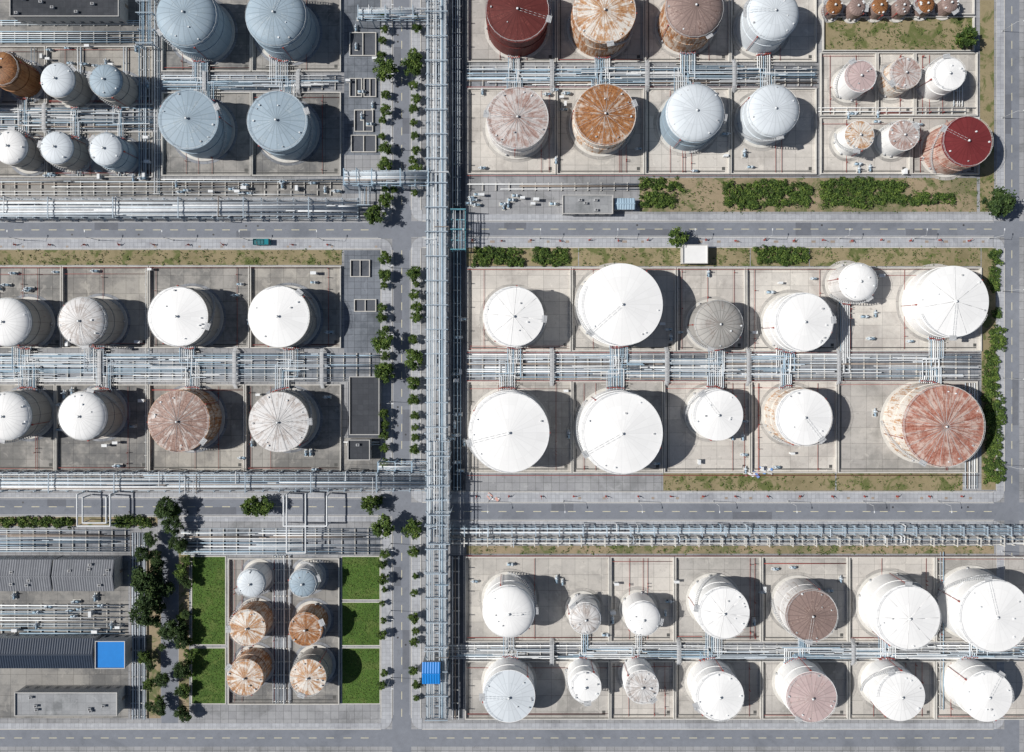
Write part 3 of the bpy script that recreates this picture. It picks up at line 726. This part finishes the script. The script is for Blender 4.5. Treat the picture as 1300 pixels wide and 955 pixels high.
def stack(px,py,c1,c2):
    b=MB()
    for i in range(7):
        x=X(px)+random.uniform(-2.5,2.5); y=Y(py)+random.uniform(-1.2,1.2)
        b.cbox(x,y,.02,.3+.3*random.random(),random.uniform(.6,2),random.uniform(.4,1.0),random.random()*3,i%3)
    b.obj('material_stack',[plain('tarp_a',c1,.8),plain('tarp_b',c2,.8),M_RWHITE])
stack(955,603,(.55,.25,.28),(.2,.3,.6)); stack(628,630,(.6,.35,.3),(.5,.5,.52)); stack(975,597,(.15,.3,.6),(.5,.5,.5))
# ---------------------------------------------------------------- vegetation
def leafmat(name,c):
    m,nt,b=newmat(name)
    g=N(nt,'ShaderNodeNewGeometry'); n=noise(nt,g.outputs['Position'],.8,4,.6)
    c2=mixc(nt,ss(nt,n,.35,.65),c,(c[0]*1.7,c[1]*1.5,c[2]*1.3)); nt.links.new(c2,b.inputs['Base Color'])
    b.inputs['Roughness'].default_value=.7; b.inputs['Specular IOR Level'].default_value=.15
    return m
LG=[leafmat('leaf_dark',(.028,.054,.016)),leafmat('leaf_mid',(.048,.088,.022)),leafmat('leaf_light',(.085,.135,.032))]
LD=[leafmat('leaf_deep',(.019,.036,.015)),leafmat('leaf_deep2',(.028,.055,.019)),leafmat('leaf_deep3',(.042,.074,.025))]
M_BARK=plain('bark',(.12,.09,.065),.9,.3,3)
def leaf(b,p,s,m):
    n=Vector((random.gauss(0,.5),random.gauss(0,.5),random.uniform(.4,1.2))).normalized()
    u=n.cross(Vector((random.random(),random.random(),.1))).normalized()*s; v=n.cross(u)*random.uniform(.5,.9)
    P=Vector(p); b.quad(tuple(P-u),tuple(P-v),tuple(P+u),tuple(P+v),m)
def tree_mesh(seed,R=3.5,ht=6.5,ncl=32,nl=65,mats=LG):
    st=random.getstate(); random.seed(seed); b=MB()
    b.tube((0,0,0),(.1,.05,ht*.5),.2,8,3,r1=.13); b.tube((.1,.05,ht*.5),(.1,.1,ht*.8),.13,6,3,r1=.05)
    for i in range(ncl):
        a=random.uniform(0,6.28); d=R*math.sqrt(random.random())*.82*random.uniform(.8,1.15); zz=ht*.55+(ht*.45)*random.random()*(1-.5*(d/R)**2)
        c=(d*math.cos(a),d*math.sin(a),zz)
        if i%3==0: b.tube((.1,.05,ht*.42),c,.07,5,3,r1=.02)
        rc=random.uniform(.45,.95)*R*.28; mm=random.choice([0,1,1,2])
        for k in range(nl):
            p=(c[0]+random.gauss(0,rc*.6),c[1]+random.gauss(0,rc*.6),c[2]+random.gauss(0,rc*.45))
            leaf(b,p,random.uniform(.16,.36),max(0,min(2,mm+random.choice([-1,0,0,1]))))
    random.setstate(st); return b.mesh('tree',mats+[M_BARK])
TG=[tree_mesh(i) for i in (1,2,3,4)]; TD=[tree_mesh(i+10,3.8,7.5,40,60,LD) for i in range(3)]
def tree(px,py,r,dark=False,name='street_tree'):
    sc=r*S/3.5; inst(name,random.choice(TD if dark else TG),(X(px,5*sc),Y(py,5*sc),.0),random.random()*6.28,(sc,sc,sc*random.uniform(.85,1.1)))
for (x,y,r_) in ((488,87,15),(524,82,14),(489,188,9),(488,208,10),(525,68,8),(476,272,13),(490,254,10),(488,327,9),(524,349,9),(486,433,14),(488,472,13),(524,455,13),(524,486,9),(486,668,15),(524,673,13),(489,350,8),(527,215,9),(500,240,5)): tree(x,y,r_)
for y in list(range(20,245,17))+list(range(345,600,15))+list(range(700,900,17)):
    if random.random()<.8: tree(487+random.uniform(-3,3),y+random.uniform(-4,4),random.uniform(4,8))
    if random.random()<.8: tree(526+random.uniform(-2,3),y+random.uniform(-4,4),random.uniform(4,8))
for (x,y,r_,d) in ((1229,45,14,0),(1221,52,8,0),(1270,258,18,1),(1262,264,10,1),(862,301,13,0),(319,643,13,0),(333,644,13,0),(212,643,13,1),(222,648,9,0),(204,650,8,1),(470,640,12,0),(480,636,7,0)): tree(x,y,r_,d)
for i in range(44):
    y=690+222*(i+random.random())/44
    x=random.choice([random.uniform(174,202),random.uniform(196,206),random.uniform(227,240),random.uniform(227,236)])
    tree(x,y,random.uniform(5.5,10),random.random()<.7,'tree')
for (x,y,r_) in ((184,735,16),(188,755,15),(184,777,15),(196,742,12),(212,748,9),(213,800,12),(190,685,9),(218,668,12),(222,690,8)): tree(x,y,r_,True,'tree')
def hedge(x0,y0,x1,y1,h=1.8,mats=LG,name='hedge',dens=1.15):
    b=MB(); a,c,d,e=X(x0),X(x1),Y(y1),Y(y0)
    k=max(3,int((c-a)*(e-d)/1.5*dens))
    for i in range(k):
        cx=random.uniform(a+.4,c-.4); cy=random.uniform(d+.4,e-.4); hh=h*random.uniform(.6,1.15); rc=random.uniform(.7,1.3); mm=random.choice([0,1,1,2])
        b.tube((cx,cy,0),(cx,cy,hh*.6),.05,4,3)
        for q in range(42):
            t=random.random()*6.28; rr=rc*math.sqrt(random.random()); zz=hh*math.sqrt(max(.05,1-(rr/rc)**2*.8))*random.uniform(.5,1.05)
            leaf(b,(cx+rr*math.cos(t),cy+rr*math.sin(t),zz),random.uniform(.18,.36),max(0,min(2,mm+random.choice([-1,0,0,1]))))
    b.obj(name,mats+[M_BARK])
for (x0,y0,x1,y1) in ((811,227,844,241),(811,244,858,264),(916,231,964,265),(962,229,1000,262),(998,233,1030,262),(1040,229,1064,263),(1060,226,1108,264),(1105,230,1150,260),(1152,244,1178,262),(1180,246,1210,260),(846,232,868,243),
    (600,314,632,339),(630,316,666,338),(676,314,692,336),(688,316,722,338),(956,313,1012,337),(1008,315,1026,333),
    (1247,446,1266,500),(1246,498,1274,538),(1247,582,1274,614),(1252,318,1270,336),(1254,340,1268,372),(1256,392,1270,404),(1254,414,1274,446),
    (0,656,96,669),(144,654,194,669),(1250,530,1270,584)): hedge(x0,y0,x1,y1)
b=MB()
for (x0,y0,x1,y1,n) in ((0,318,434,336,200),(735,315,952,338,120),(1030,315,1245,338,120),(842,601,1222,623,180),(812,226,1262,269,420),(1045,24,1234,64,200),(592,692,1262,703,190)):
    for i in range(n):
        x=X(random.uniform(x0,x1)); y=Y(random.uniform(y0,y1)); k=random.randint(3,9)
        for q in range(k): leaf(b,(x+random.gauss(0,.4),y+random.gauss(0,.4),.15+random.random()*.25),random.uniform(.12,.3),random.choice([0,1,1,2]))
b.obj('weeds',LG)
b=MB()
for (x0,y0,x1,y1),n in zip(GR,(2600,1500,1500,1800,1500)):
    for i in range(n):
        x=X(random.uniform(x0+1,x1-1)); y=Y(random.uniform(y0+1,y1-1)); leaf(b,(x,y,.1),random.uniform(.1,.28),random.choice([1,1,2]))
b.obj('grass_tufts',LG)
# ---------------------------------------------------------------- light, world, camera
EL=math.radians(42.5); dv=Vector((math.cos(EL)*math.cos(math.radians(-3)),math.cos(EL)*math.sin(math.radians(-3)),-math.sin(EL)))
l=bpy.data.lights.new('sun','SUN'); l.energy=5.0; l.angle=math.radians(.5); l.color=(1,.965,.92)
lo=bpy.data.objects.new('sun',l); lo.rotation_euler=dv.to_track_quat('-Z','Y').to_euler(); lo.location=(-100,0,150); COL.objects.link(lo)
w=bpy.data.worlds.new('World'); scene.world=w; w.use_nodes=True; nt=w.node_tree
bg=nt.nodes['Background']; sk=nt.nodes.new('ShaderNodeTexSky'); sk.sky_type='NISHITA'; sk.sun_disc=False
sk.sun_elevation=EL; sk.sun_rotation=math.radians(273); nt.links.new(sk.outputs[0],bg.inputs[0]); bg.inputs[1].default_value=.05
cam=bpy.data.cameras.new('camera'); co=bpy.data.objects.new('camera',cam); COL.objects.link(co)
cam.sensor_width=36; cam.lens=24; cam.shift_y=-44.5/1300; cam.clip_end=20000; co.location=(0,0,H); co.rotation_euler=(0,0,0)
scene.camera=co
scene.view_settings.view_transform='Standard'; scene.view_settings.look='None'; scene.view_settings.exposure=0
